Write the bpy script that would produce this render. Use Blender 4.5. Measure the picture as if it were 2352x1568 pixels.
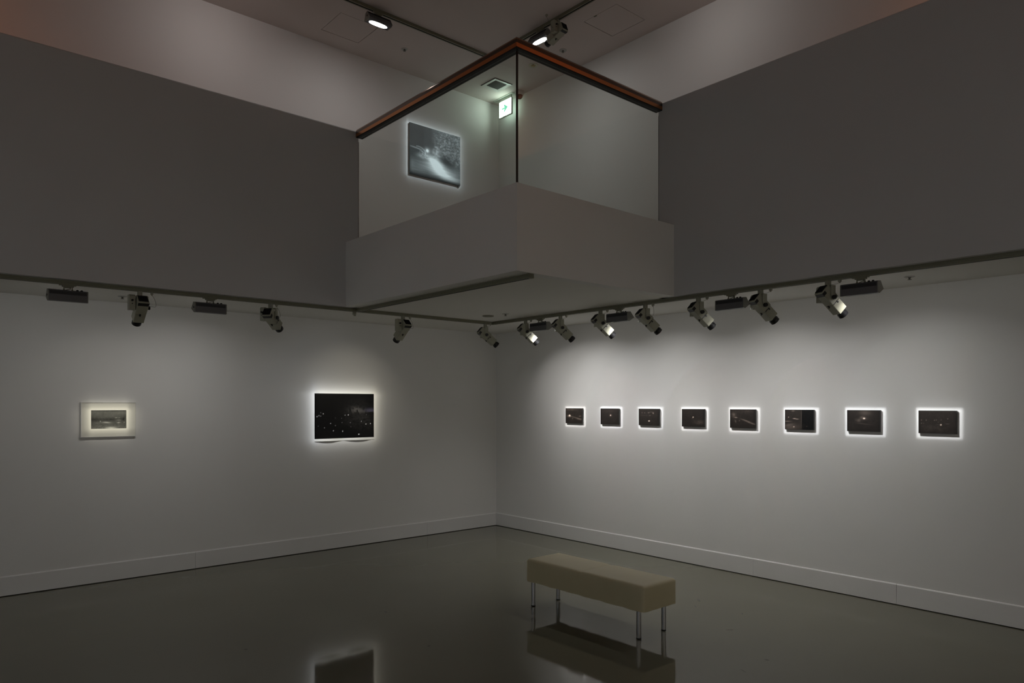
import bpy, bmesh, math, random
import numpy as np
from mathutils import Vector, Matrix

for _o in list(bpy.data.objects):
    bpy.data.objects.remove(_o)
random.seed(7); np.random.seed(7)
PI = math.pi
sc = bpy.context.scene
C = sc.collection

# ---------------------------------------------------------------- camera
CAM = Vector((-6.071, -7.264, 1.6))
cd = bpy.data.cameras.new('camera'); co = bpy.data.objects.new('camera', cd); C.objects.link(co)
co.location = CAM
co.rotation_euler = (PI/2, 0, math.radians(48.8528) - PI/2)
cd.sensor_width = 36.0; cd.lens = 1648.0/2352.0*36.0; cd.shift_y = 0.0608; cd.clip_start = .05
sc.camera = co

# ---------------------------------------------------------------- world and exposure
w = bpy.data.worlds.new('world'); sc.world = w; w.use_nodes = True
w.node_tree.nodes['Background'].inputs[0].default_value = (0, 0, 0, 1)
w.node_tree.nodes['Background'].inputs[1].default_value = 0
sc.view_settings.view_transform = 'Standard'; sc.view_settings.look = 'None'
sc.view_settings.exposure = 0.0; sc.view_settings.gamma = 1.0; sc.view_settings.use_curve_mapping = False
sc.cycles.use_denoising = True
sc.cycles.max_bounces = 8; sc.cycles.diffuse_bounces = 5; sc.cycles.glossy_bounces = 4
sc.cycles.transparent_max_bounces = 12; sc.cycles.sample_clamp_indirect = 4.0
sc.cycles.caustics_reflective = False; sc.cycles.caustics_refractive = False

# light levels (watts)
AIM_LOW = -5.0       # tilt of the lower washers' beams
P_SPILL = 1.0         # light that leaves each lower washer straight down
P_WASH_R = 2.75       # wall washers of the right wall
P_WASH_L = .9       # wall washers of the left wall
P_WASH_UP = 1.3      # washers of the upper level
P_WARM = 45.0        # warm lamps of the upper level, further along
P_UP_NEXT = 1.2
P_FILL_BACK = 50.0
P_FILL_SIDE = 49.0
SIGN_EMIT = 9.0

ZC = 2.522           # soffit
ZU = 5.51            # upper ceiling
BLY = -1.10          # face of the left parapet wall
BRX = -0.98          # face of the right parapet wall
BX, BY = -2.779, -3.548   # outer corner of the balcony
ZF = 3.133           # top of the balcony curb
ZP = 4.215           # top of the parapet walls
XW, YW = -10.5, -11.5     # far walls behind the camera
UY = -0.05           # upper left wall plane
TLY, TRX = -1.02, -0.905  # lower tracks
ULY, URX = -1.02, -0.945  # upper tracks
ZT = 2.492; ZTU = ZU - .03

def spot_lamp(name, loc, aim, power, color, size, blend=1.0, ang=110):
    d = bpy.data.lights.new(name, 'SPOT'); d.energy = power; d.color = color
    d.shadow_soft_size = size; d.spot_size = math.radians(ang); d.spot_blend = blend
    o = bpy.data.objects.new(name, d); C.objects.link(o); o.location = loc
    o.rotation_euler = (Vector(aim) - Vector(loc)).to_track_quat('-Z', 'Y').to_euler()
    return o
def strip_lamp(name, loc, aim, power, color, sx, sy, spread=140, along=(1, 0, 0)):
    d = bpy.data.lights.new(name, 'AREA'); d.shape = 'RECTANGLE'; d.size = sx; d.size_y = sy; d.energy = power; d.color = color; d.spread = math.radians(spread)
    o = bpy.data.objects.new(name, d); C.objects.link(o)
    zz = (Vector(loc) - Vector(aim)).normalized(); ax = Vector(along); yy = zz.cross(ax).normalized(); ax = yy.cross(zz)
    m = Matrix((ax, yy, zz)).transposed().to_4x4(); m.translation = Vector(loc); o.matrix_world = m
    return o
# tungsten lamps on the upper tracks, outside the frame
spot_lamp('tungsten_lamp', (-7.2, ULY, 5.35), (-7.2, UY, 4.9), P_WARM, (1, .36, .16), .05, ang=150)
spot_lamp('tungsten_lamp', (URX, -6.9, 5.35), (0, -6.9, 4.9), P_WARM, (1, .36, .16), .05, ang=150)
# the next washers of the upper tracks, outside the frame
strip_lamp('washer_beam', (-3.75, ULY, 5.40), (-3.75, UY, 4.75), P_UP_NEXT, (1, .93, .90), .18, .045, 150)
strip_lamp('washer_beam', (URX, -3.45, 5.40), (0, -3.45, 4.75), P_UP_NEXT*.8, (1, .93, .90), .18, .045, 150, along=(0, 1, 0))
# unseen strips added for ambient fill, bounced off the walls behind the camera
strip_lamp('ambient_fill', (-5.2, YW+1.0, 2.45), (-5.2, YW, 1.6), P_FILL_BACK, (1, .93, .84), 9.0, .05, 150)
strip_lamp('ambient_fill', (XW+1.0, -5.8, 2.45), (XW, -5.8, 1.6), P_FILL_SIDE, (.84, .92, 1.0), 9.5, .05, 150, along=(0, 1, 0))

# ---------------------------------------------------------------- helpers
def part(name, bm, mat, parent=None, smooth=False, loc=None, rot=None):
    bmesh.ops.recalc_face_normals(bm, faces=bm.faces[:])
    me = bpy.data.meshes.new(name); bm.to_mesh(me); bm.free()
    ms = mat if isinstance(mat, (list, tuple)) else [mat]
    for m in ms: me.materials.append(m)
    if smooth:
        for p in me.polygons: p.use_smooth = True
        me.set_sharp_from_angle(angle=math.radians(40))
    o = bpy.data.objects.new(name, me); C.objects.link(o)
    if parent is not None: o.parent = parent
    if loc is not None: o.location = loc
    if rot is not None: o.rotation_euler = rot
    return o
def tag(o, label=None, cat=None, group=None, kind=None):
    if label: o['label'] = label
    if cat: o['category'] = cat
    if group: o['group'] = group
    if kind: o['kind'] = kind
    return o
def empty(name, loc, rz=0.0, label=None, cat=None, group=None, kind=None):
    o = bpy.data.objects.new(name, None); C.objects.link(o); o.location = loc; o.rotation_euler = (0, 0, rz)
    o.empty_display_size = .05
    return tag(o, label, cat, group, kind)
def box(bm, x0, x1, y0, y1, z0, z1, mi=0):
    v = [bm.verts.new(p) for p in ((x0,y0,z0),(x1,y0,z0),(x1,y1,z0),(x0,y1,z0),(x0,y0,z1),(x1,y0,z1),(x1,y1,z1),(x0,y1,z1))]
    fs = []
    for q in ((0,3,2,1),(4,5,6,7),(0,1,5,4),(1,2,6,5),(2,3,7,6),(3,0,4,7)):
        f = bm.faces.new([v[i] for i in q]); f.material_index = mi; fs.append(f)
    return fs
def B(*a):
    bm = bmesh.new(); box(bm, *a); return bm
def bevel(bm, r, seg=2):
    bmesh.ops.bevel(bm, geom=bm.edges[:], offset=r, segments=seg, profile=.5, affect='EDGES', clamp_overlap=True)
    return bm
def cyl(bm, p0, p1, r0, r1=None, n=16, caps=True):
    r1 = r0 if r1 is None else r1
    p0 = Vector(p0); p1 = Vector(p1); d = (p1 - p0).normalized()
    a = d.orthogonal().normalized(); b = d.cross(a)
    A = []; Bv = []
    for i in range(n):
        t = 2*PI*i/n; e = a*math.cos(t) + b*math.sin(t)
        A.append(bm.verts.new(p0 + e*r0)); Bv.append(bm.verts.new(p1 + e*r1))
    for i in range(n):
        j = (i+1) % n; bm.faces.new((A[i], A[j], Bv[j], Bv[i]))
    if caps:
        bm.faces.new(A[::-1]); bm.faces.new(Bv)
def lathe(bm, prof, n=24, c=(0,0,0)):
    rings = []
    for r, z in prof:
        if r < 1e-6: rings.append([bm.verts.new((c[0], c[1], c[2]+z))])
        else: rings.append([bm.verts.new((c[0]+r*math.cos(2*PI*i/n), c[1]+r*math.sin(2*PI*i/n), c[2]+z)) for i in range(n)])
    for R0, R1 in zip(rings, rings[1:]):
        for i in range(n):
            j = (i+1) % n
            if len(R0) == 1 and len(R1) == 1: continue
            if len(R0) == 1: bm.faces.new((R0[0], R1[i], R1[j]))
            elif len(R1) == 1: bm.faces.new((R0[i], R0[j], R1[0]))
            else: bm.faces.new((R0[i], R0[j], R1[j], R1[i]))
def prism(bm, prof, axis_pts, mi=0):
    """profile list of (a, b) extruded between two point-makers f0(a,b), f1(a,b)"""
    f0, f1 = axis_pts
    A = [bm.verts.new(f0(a, b)) for a, b in prof]; Z = [bm.verts.new(f1(a, b)) for a, b in prof]
    n = len(prof)
    for i in range(n):
        j = (i+1) % n
        f = bm.faces.new((A[i], A[j], Z[j], Z[i]))
        f.material_index = mi[i] if isinstance(mi, list) else mi
    bm.faces.new(A[::-1]); bm.faces.new(Z)
def tube(bm, pts, r, n=6):
    pts = [Vector(p) for p in pts]; prev = None
    for k, p in enumerate(pts):
        d = (pts[min(k+1, len(pts)-1)] - pts[max(k-1, 0)]).normalized()
        a = d.cross(Vector((.3, .5, .8))).normalized(); b = d.cross(a)
        ring = [bm.verts.new(p + (a*math.cos(2*PI*i/n) + b*math.sin(2*PI*i/n))*r) for i in range(n)]
        if prev:
            for i in range(n):
                j = (i+1) % n; bm.faces.new((prev[i], prev[j], ring[j], ring[i]))
        prev = ring

# ---------------------------------------------------------------- materials
def mat(name, col, rough=.5, metal=0.0, spec=.5, emit=None, estr=0.0, coat=0.0):
    m = bpy.data.materials.new(name); m.use_nodes = True
    b = m.node_tree.nodes['Principled BSDF']
    b.inputs['Base Color'].default_value = (*col, 1); b.inputs['Roughness'].default_value = rough
    b.inputs['Metallic'].default_value = metal; b.inputs['Specular IOR Level'].default_value = spec
    b.inputs['Coat Weight'].default_value = coat
    if emit: b.inputs['Emission Color'].default_value = (*emit, 1); b.inputs['Emission Strength'].default_value = estr
    return m
def mottled(name, c0, c1, rough, scale, bump=0.0, bscale=200, spec=.5, detail=4, stretch=(1,1,1), coat=0.0):
    m = mat(name, c0, rough, spec=spec, coat=coat); nt = m.node_tree; b = nt.nodes['Principled BSDF']
    tc = nt.nodes.new('ShaderNodeNewGeometry'); mp = nt.nodes.new('ShaderNodeMapping'); mp.inputs['Scale'].default_value = stretch
    nt.links.new(tc.outputs['Position'], mp.inputs['Vector'])
    no = nt.nodes.new('ShaderNodeTexNoise'); no.inputs['Scale'].default_value = scale; no.inputs['Detail'].default_value = detail
    nt.links.new(mp.outputs[0], no.inputs['Vector'])
    r = nt.nodes.new('ShaderNodeValToRGB'); r.color_ramp.elements[0].color = (*c0, 1); r.color_ramp.elements[1].color = (*c1, 1)
    r.color_ramp.elements[0].position = .3; r.color_ramp.elements[1].position = .7
    nt.links.new(no.outputs['Fac'], r.inputs[0]); nt.links.new(r.outputs[0], b.inputs['Base Color'])
    if bump:
        n2 = nt.nodes.new('ShaderNodeTexNoise'); n2.inputs['Scale'].default_value = bscale; n2.inputs['Detail'].default_value = 3
        nt.links.new(tc.outputs['Position'], n2.inputs['Vector'])
        bp = nt.nodes.new('ShaderNodeBump'); bp.inputs['Strength'].default_value = bump; bp.inputs['Distance'].default_value = .001
        nt.links.new(n2.outputs['Fac'], bp.inputs['Height']); nt.links.new(bp.outputs[0], b.inputs['Normal'])
    return m
M = {}
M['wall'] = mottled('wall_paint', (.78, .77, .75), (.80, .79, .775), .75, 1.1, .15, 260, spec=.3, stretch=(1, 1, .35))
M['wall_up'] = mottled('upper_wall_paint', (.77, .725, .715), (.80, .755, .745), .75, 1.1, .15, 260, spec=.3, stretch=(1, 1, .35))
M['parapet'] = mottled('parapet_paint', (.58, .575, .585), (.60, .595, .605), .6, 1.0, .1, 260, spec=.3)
M['ceil'] = mottled('ceiling_paint', (.80, .785, .745), (.82, .805, .765), .9, .8, .1, 300, spec=.2)
M['far'] = mottled('far_wall_paint', (.76, .75, .73), (.79, .78, .76), .8, .8, 0, spec=.2)
M['base'] = mottled('baseboard_paint', (.77, .76, .75), (.80, .79, .78), .45, 1.5, .1, 150, spec=.4)
M['gap'] = mat('shadow_gap_black', (.015, .015, .014), .9, spec=.1)
M['track'] = mat('track_beige', (.19, .182, .125), .5)
M['trackdark'] = mat('track_slot', (.02, .02, .018), .8)
M['ivory'] = mat('fixture_ivory', (.34, .335, .26), .45)
M['ivory2'] = mat('fixture_ivory_back', (.30, .295, .23), .5)
M['black'] = mat('fixture_black', (.006, .006, .007), .38)
M['fin'] = mat('heat_sink_black', (.012, .012, .014), .45)
M['cable'] = mat('cable_wire', (.12, .11, .09), .5)
M['alu'] = mat('flood_grey', (.105, .105, .11), .45, .3)
M['aludark'] = mat('flood_dark_band', (.025, .025, .028), .5, .3)
M['endcap'] = mat('flood_end_cap', (.24, .235, .21), .5)
M['lens'] = mat('washer_lens', (.9, .9, .9), .3, emit=(1, .98, .95), estr=14)
M['glasslens'] = mat('lens_glass', (.02, .02, .025), .05)
M['bronze'] = mat('rail_bronze', (.16, .135, .12), .22, 1.0)
M['warm_refl'] = mat('rail_painted_reflection', (.55, .25, .115), .24, 1.0)  # warm reflections on the rail, painted as orange metal bands
M['railblack'] = mat('rail_gasket', (.008, .008, .008), .5)
M['sprink'] = mat('sprinkler_metal', (.16, .15, .13), .4, .6)
M['ring'] = mat('ceiling_ring', (.50, .49, .46), .5)
M['vinyl'] = mottled('bench_vinyl', (.52, .465, .30), (.56, .50, .33), .42, 3, .25, 420, spec=.4)
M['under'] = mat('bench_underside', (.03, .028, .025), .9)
M['chrome'] = mat('leg_chrome', (.46, .46, .47), .24, 1.0)
M['rubber'] = mat('leg_foot', (.01, .01, .01), .6)
M['paper'] = mat('print_paper', (.82, .81, .78), .6, spec=.2)
M['mat'] = mat('mat_board', (.78, .765, .69), .8, spec=.2)
M['frame'] = mat('frame_white', (.74, .73, .70), .5)
M['edge'] = mat('panel_edge', (.03, .026, .024), .6)
M['canvas'] = mat('canvas_edge', (.10, .095, .088), .7)
M['signbody'] = mat('sign_body', (.62, .66, .58), .4)
M['signface'] = mat('sign_face', (.9, .95, .9), .4, emit=(.78, 1.0, .86), estr=SIGN_EMIT)
M['arrow'] = mat('sign_arrow', (.1, .5, .3), .4, emit=(.22, .78, .50), estr=1.0)
M['camwhite'] = mat('camera_housing', (.62, .60, .56), .45)
M['camdome'] = mat('camera_dome', (.02, .018, .022), .08)
M['grille'] = mat('vent_grille', (.11, .11, .10), .6)

# glossy sheet floor with scuffs
def floor_material():
    m = mottled('floor_vinyl', (.160, .153, .112), (.175, .167, .125), .055, .7, .02, 60, spec=.44)
    nt = m.node_tree; b = nt.nodes['Principled BSDF']; g = nt.nodes.new('ShaderNodeNewGeometry')
    sx = nt.nodes.new('ShaderNodeSeparateXYZ'); nt.links.new(g.outputs['Position'], sx.inputs[0])
    def mt(op, a, c=None, d=None):
        n = nt.nodes.new('ShaderNodeMath'); n.operation = op
        for i, v in enumerate((a, c, d)):
            if v is None: continue
            if isinstance(v, (int, float)): n.inputs[i].default_value = v
            else: nt.links.new(v, n.inputs[i])
        return n.outputs[0]
    tot = None
    for x, y, rx, ry, an in ((-1.078,-3.863,.045,.009,.9), (-1.567,-4.453,.035,.012,-.6), (-1.921,-4.935,.012,.02,.2), (-3.364,-3.331,.018,.010,.4),
                             (-3.172,-2.471,.010,.02,0), (-1.004,-1.113,.025,.010,.3), (-2.144,-3.213,.009,.009,0), (-2.197,-4.937,.035,.005,1.2),
                             (-1.25,-3.95,.030,.005,.9), (-4.3,-2.6,.012,.018,.5), (-1.15,-4.3,.02,.006,.8)):
        dx = mt('SUBTRACT', sx.outputs[0], x); dy = mt('SUBTRACT', sx.outputs[1], y)
        u = mt('ADD', mt('MULTIPLY', dx, math.cos(an)/rx), mt('MULTIPLY', dy, math.sin(an)/rx))
        v = mt('ADD', mt('MULTIPLY', dx, -math.sin(an)/ry), mt('MULTIPLY', dy, math.cos(an)/ry))
        d = mt('ADD', mt('MULTIPLY', u, u), mt('MULTIPLY', v, v))
        k = mt('MAXIMUM', mt('SUBTRACT', 1.0, d), 0.0)
        tot = k if tot is None else mt('ADD', tot, k)
    k = mt('MULTIPLY', mt('MINIMUM', tot, 1.0), .6)
    mx = nt.nodes.new('ShaderNodeMix'); mx.data_type = 'RGBA'
    old = b.inputs['Base Color'].links[0].from_socket
    nt.links.new(k, mx.inputs[0]); nt.links.new(old, mx.inputs[6]); mx.inputs[7].default_value = (.05, .045, .04, 1)
    nt.links.new(mx.outputs[2], b.inputs['Base Color'])
    return m
M['floor'] = floor_material()

def glass_material():
    m = bpy.data.materials.new('balustrade_glass'); m.use_nodes = True; nt = m.node_tree; nt.nodes.clear()
    out = nt.nodes.new('ShaderNodeOutputMaterial'); mx = nt.nodes.new('ShaderNodeMixShader')
    tr = nt.nodes.new('ShaderNodeBsdfTransparent'); tr.inputs[0].default_value = (.945, .97, .955, 1)
    gl = nt.nodes.new('ShaderNodeBsdfGlossy'); gl.inputs['Roughness'].default_value = .01
    lw = nt.nodes.new('ShaderNodeLayerWeight'); lw.inputs['Blend'].default_value = .5      # Schlick, the same from both sides
    pw = nt.nodes.new('ShaderNodeMath'); pw.operation = 'POWER'; pw.inputs[1].default_value = 5; nt.links.new(lw.outputs['Facing'], pw.inputs[0])
    ad = nt.nodes.new('ShaderNodeMath'); ad.operation = 'MULTIPLY_ADD'; ad.inputs[1].default_value = .96; ad.inputs[2].default_value = .04
    nt.links.new(pw.outputs[0], ad.inputs[0]); nt.links.new(ad.outputs[0], mx.inputs[0]); nt.links.new(tr.outputs[0], mx.inputs[1]); nt.links.new(gl.outputs[0], mx.inputs[2])
    nt.links.new(mx.outputs[0], out.inputs[0]); return m
M['glass'] = glass_material()
M['glassedge'] = mat('glass_edge', (.02, .05, .035), .2)

# ================================================================= THE SETTING
def struct(name, bm, m, parent=None, smooth=False):
    o = part(name, bm, m, parent, smooth)
    if parent is None: o['kind'] = 'structure'
    return o
T = .15
struct('floor', B(XW-T, T, YW-T, T, -.15, 0), M['floor'])
struct('wall_left', B(XW-T, 0, 0, T, 0, ZU+.1), M['wall'])
struct('wall_right', B(0, T, YW-T, T, 0, ZU+.1), M['wall'])
struct('wall_back', B(XW, 0, YW-T, YW, 0, ZU+.1), M['far'])
struct('wall_side', B(XW-T, XW, YW-T, 0, 0, ZU+.1), M['far'])
struct('wall_upper_left', B(XW, 0, UY, 0, 2.95, ZU), M['wall_up'])

# mezzanine slab: the soffit, the walkway floor and the balcony are one piece
def slab():
    bm = bmesh.new()
    box(bm, XW, -.0, BLY+.12, 0, ZC, 3.05)                    # left walkway
    box(bm, BRX+.12, 0, YW, BLY+.12, ZC, 3.05)                # right walkway
    box(bm, BX+.10, BRX+.12, BY+.10, BLY+.12, ZC, 3.05)       # balcony floor
    return bm
struct('ceiling_soffit', slab(), M['ceil'])
bm = bmesh.new()
box(bm, XW, -1.2, YW, YW+1.15, ZC, 3.05); box(bm, XW, XW+1.15, YW+1.15, -1.2, ZC, 3.05)
box(bm, XW+1.15, -1.2, YW+1.15, YW+1.27, ZC, ZP); box(bm, XW+1.15, XW+1.27, YW+1.27, -1.2, ZC, ZP)
struct('ceiling_soffit_added', bm, M['parapet'])  # unseen soffit and parapets, added to hold back light rising behind the camera
def parapet_l():
    bm = bmesh.new()
    prof = [(BLY, ZC), (BLY, ZP-.012), (BLY+.004, ZP-.004), (BLY+.012, ZP), (BLY+.108, ZP), (BLY+.12, ZP-.012), (BLY+.12, ZC)]
    prism(bm, prof, (lambda a, b: (XW, a, b), lambda a, b: (-2.645, a, b)))
    return bm
def parapet_r():
    bm = bmesh.new()
    prof = [(BRX, ZC), (BRX, ZP-.006), (BRX+.006, ZP), (BRX+.114, ZP), (BRX+.12, ZP-.006), (BRX+.12, ZC)]
    prism(bm, prof, (lambda a, b: (a, YW, b), lambda a, b: (a, -3.385, b)))
    return bm
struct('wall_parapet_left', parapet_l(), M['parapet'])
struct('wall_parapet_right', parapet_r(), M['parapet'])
def curb():
    bm = bmesh.new()
    box(bm, BX, BX+.10, BY, BLY-.0005, ZC, ZF)
    box(bm, BX+.10, BRX-.0005, BY, BY+.10, ZC, ZF)
    box(bm, BX+.10, BX+.30, BY+.10, BLY-.0005, 3.0505, ZF)
    box(bm, BX+.30, BRX-.0005, BY+.10, BY+.30, 3.0505, ZF)
    return bm
struct('wall_balcony_curb', curb(), M['wall'])

# upper ceiling with two real hatch openings
HATCH = [(-2.640, -2.205, -.736, -.303), (-.682, -.239, -2.652, -2.213)]
def ceiling_bm():
    bm = bmesh.new()
    xs = sorted({XW-T, T, *[h[0] for h in HATCH], *[h[1] for h in HATCH]}); ys = sorted({YW-T, T, *[h[2] for h in HATCH], *[h[3] for h in HATCH]})
    vs = {}
    def V(x, y):
        if (x, y) not in vs: vs[(x, y)] = bm.verts.new((x, y, ZU))
        return vs[(x, y)]
    for x0, x1 in zip(xs, xs[1:]):
        for y0, y1 in zip(ys, ys[1:]):
            cx, cy = (x0+x1)/2, (y0+y1)/2
            if any(h[0] < cx < h[1] and h[2] < cy < h[3] for h in HATCH): continue
            bm.faces.new((V(x0,y0), V(x1,y0), V(x1,y1), V(x0,y1)))
    r = bmesh.ops.extrude_face_region(bm, geom=bm.faces[:])
    bmesh.ops.translate(bm, verts=[g for g in r['geom'] if isinstance(g, bmesh.types.BMVert)], vec=(0, 0, .12))
    return bm
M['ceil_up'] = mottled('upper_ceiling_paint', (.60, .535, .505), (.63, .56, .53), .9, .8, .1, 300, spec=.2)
struct('ceiling', ceiling_bm(), M['ceil_up'])
for i, (x0, x1, y0, y1) in enumerate(HATCH):
    t = empty('access_hatch', ((x0+x1)/2, (y0+y1)/2, ZU), 0,
              ['square ceiling access hatch beside the lone lit wall washer upstairs',
               'square ceiling access hatch upstairs, right of the framing spotlight'][i], 'hatch', 'access hatches in the upper ceiling')
    hx, hy = (x1-x0)/2, (y1-y0)/2; g = .0055
    part('hatch_panel', B(-hx+g, hx-g, -hy+g, hy-g, .001, .03), M['ceil_up'], t)
    part('hatch_backing', B(-hx, hx, -hy, hy, .035, .05), M['gap'], t)
    k = bmesh.new()
    if i: cyl(k, (-.0, -hy+.0+.02, .0), (-.0, -hy+.02, .004), .012, n=12); kp = (-hx+.02, .02)
    if i: part('hatch_latch', B(-hx+.004, -hx+.016, .05, .085, -.003, .004), M['track'], t); k.free()
    else: k.free()

# baseboards of painted boards with butt joints
def baseboard(name, horizontal, cuts):
    t = empty(name, (0, 0, 0), kind='structure')
    part('gap_strip', B(XW, -.002, -.004, 0, 0, .010) if horizontal else B(-.004, 0, YW, -.002, 0, .010), M['gap'], t)
    for a, b in zip(cuts, cuts[1:]):
        a += .0012; b -= .0012
        th = .013
        prof = [(0, .007), (-th, .007), (-th, .160), (-th+.006, .166), (0, .168)]
        bm = bmesh.new()
        if horizontal: prism(bm, prof, (lambda p, q: (a, p, q), lambda p, q: (b, p, q)))
        else: prism(bm, prof, (lambda p, q: (p, a, q), lambda p, q: (p, b, q)))
        part('board', bm, M['base'], t)
baseboard('baseboard_left', True, [XW, -9.2, -6.5, -3.806, -1.1, -.014])
baseboard('baseboard_right', False, [YW, -8.7, -7.45, -6.21, -4.977, -3.725, -.9, -.0])

# thin steel trim on the cut ends of the two parapet walls
struct('trim_1', B(-2.645, -2.641, BLY-.001, BLY+.119, ZF, ZP-.10), mat('trim_brown', (.10, .075, .055), .5))
struct('trim_2', B(BRX+.001, BRX+.119, -3.385, -3.381, ZF, ZP-.10), mat('trim_brown2', (.08, .055, .045), .5))

# ================================================================= BALUSTRADE
GX, GY = -2.640, -3.392        # outer glass faces
t = empty('glass_balustrade', (GX, GY, ZF), 0, 'frameless glass balustrade standing around the balcony edge', 'balustrade')
def rel(bm): bmesh.ops.translate(bm, verts=bm.verts[:], vec=(-GX, -GY, -ZF)); return bm
part('glass_pane', rel(B(GX, GX+.012, GY+.010, BLY+.001, ZF-.001, 4.1475)), M['glass'], t)
part('glass_pane', rel(B(GX+.010, BRX+.003, GY, GY+.012, ZF-.001, 4.1475)), M['glass'], t)
part('corner_seal', rel(B(GX-.002, GX+.0095, GY-.002, GY+.0095, ZF-.001, 4.145)), M['railblack'], t)
part('channel_shoe', rel(B(GX-.020, GX-.001, BLY-.012, BLY+.0, ZF+.0005, ZF+.018)), M['railblack'], t)
part('channel_shoe', rel(B(BRX-.012, BRX, GY-.020, GY-.001, ZF+.0005, ZF+.018)), M['railblack'], t)
part('channel_strip', rel(B(GX-.004, GX+.016, GY+.012, BLY-.013, ZF, ZF+.004)), M['railblack'], t)
part('channel_strip', rel(B(GX+.012, BRX-.013, GY-.004, GY+.016, ZF, ZF+.004)), M['railblack'], t)

# handrail: mitred around the corner, faceted profile (offset outward from glass centre, height)
R_ = [(-.030, 4.148), (-.036, 4.149), (-.040, 4.154), (-.0405, 4.184), (-.040, 4.210), (-.038, 4.213), (-.036, 4.219), (-.026, 4.230), (-.014, 4.236),
      (.014, 4.236), (.026, 4.230), (.036, 4.219), (.040, 4.206), (.040, 4.156), (.030, 4.148)]
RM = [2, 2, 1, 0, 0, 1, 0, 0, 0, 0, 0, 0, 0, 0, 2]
def rail():
    bm = bmesh.new(); gx, gy = GX+.006, GY+.006
    st = [lambda a, z: (gx+a, BLY-.002, z), lambda a, z: (gx+a, gy+a, z), lambda a, z: (BRX+.002, gy+a, z)]
    rings = [[bm.verts.new(f(a, z)) for a, z in R_] for f in st]
    n = len(R_)
    for r0, r1 in zip(rings, rings[1:]):
        for i in range(n):
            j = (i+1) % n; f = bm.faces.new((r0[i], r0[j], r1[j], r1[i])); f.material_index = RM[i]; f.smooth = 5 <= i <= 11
    bm.faces.new(rings[0]); bm.faces.new(rings[-1][::-1])
    return rel(bm)
part('handrail', rail(), [M['bronze'], M['warm_refl'], M['railblack']], t)

# ================================================================= TRACKS
def track(name, x0, x1, y0, y1, ztop, label, ends=()):
    """surface lighting track: two flanges and a dark slot; the long side is taken from the sizes"""
    t = empty(name, ((x0+x1)/2, (y0+y1)/2, ztop), 0, label, 'track')
    L = x1-x0 > y1-y0; a = ((x1-x0) if L else (y1-y0))/2; h = .030; wd = .020
    prof = [(-wd, 0), (-wd, -.006), (-wd+.003, -.008), (-wd+.003, -.018), (-wd, -.020), (-wd, -h), (-.007, -h), (-.007, -h+.016), (.007, -h+.016), (.007, -h), (wd, -h), (wd, -.020), (wd-.003, -.018), (wd-.003, -.008), (wd, -.006), (wd, 0)]
    mi = [0]*16; mi[7] = 1; mi[6] = 1; mi[8] = 1
    bm = bmesh.new()
    if L: prism(bm, prof, (lambda p, q: (-a, p, q), lambda p, q: (a, p, q)), mi)
    else: prism(bm, prof, (lambda p, q: (p, -a, q), lambda p, q: (p, a, q)), mi)
    part('rail', bm, [M['track'], M['trackdark']], t)
    for e in ends:
        c = e*a
        b = B(c-.012, c+.012, -.022, .022, -.032, 0) if L else B(-.022, .022, c-.012, c+.012, -.032, 0)
        part('end_cap', b, M['track'], t)
    return t
track('lighting_track', XW, -.885, TLY-.02, TLY+.02, ZC, 'beige lighting track under the soffit along the left wall')
track('lighting_track', TRX-.02, TRX+.02, YW, TLY-.0205, ZC, 'beige lighting track under the soffit along the right wall of eight small prints')
track('lighting_track', -2.640, -2.600, -3.515, TLY-.0205, ZC, 'empty beige lighting track under the balcony, branching off the left track', ends=(-1,))
track('lighting_track', XW, URX-.0205, ULY-.02, ULY+.02, ZU, 'dark lighting track on the upper ceiling carrying only a lit wall washer')
track('lighting_track', URX-.02, URX+.02, YW, ULY+.02, ZU, 'dark lighting track on the upper ceiling carrying a washer and a framing spotlight')
# joint box where the branch meets the left track
bm = bmesh.new(); box(bm, -.014, .014, -.014, .014, -.030, 0); box(bm, -.010, .010, -.016, .0, -.042, -.030); bevel(bm, .002, 1)
j = part('feed_block', bm, M['ivory2'], None, loc=(-2.645, TLY, ZT-.0005)); tag(j, 'small beige feed block under the left track where the empty branch joins', 'connector')

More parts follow.
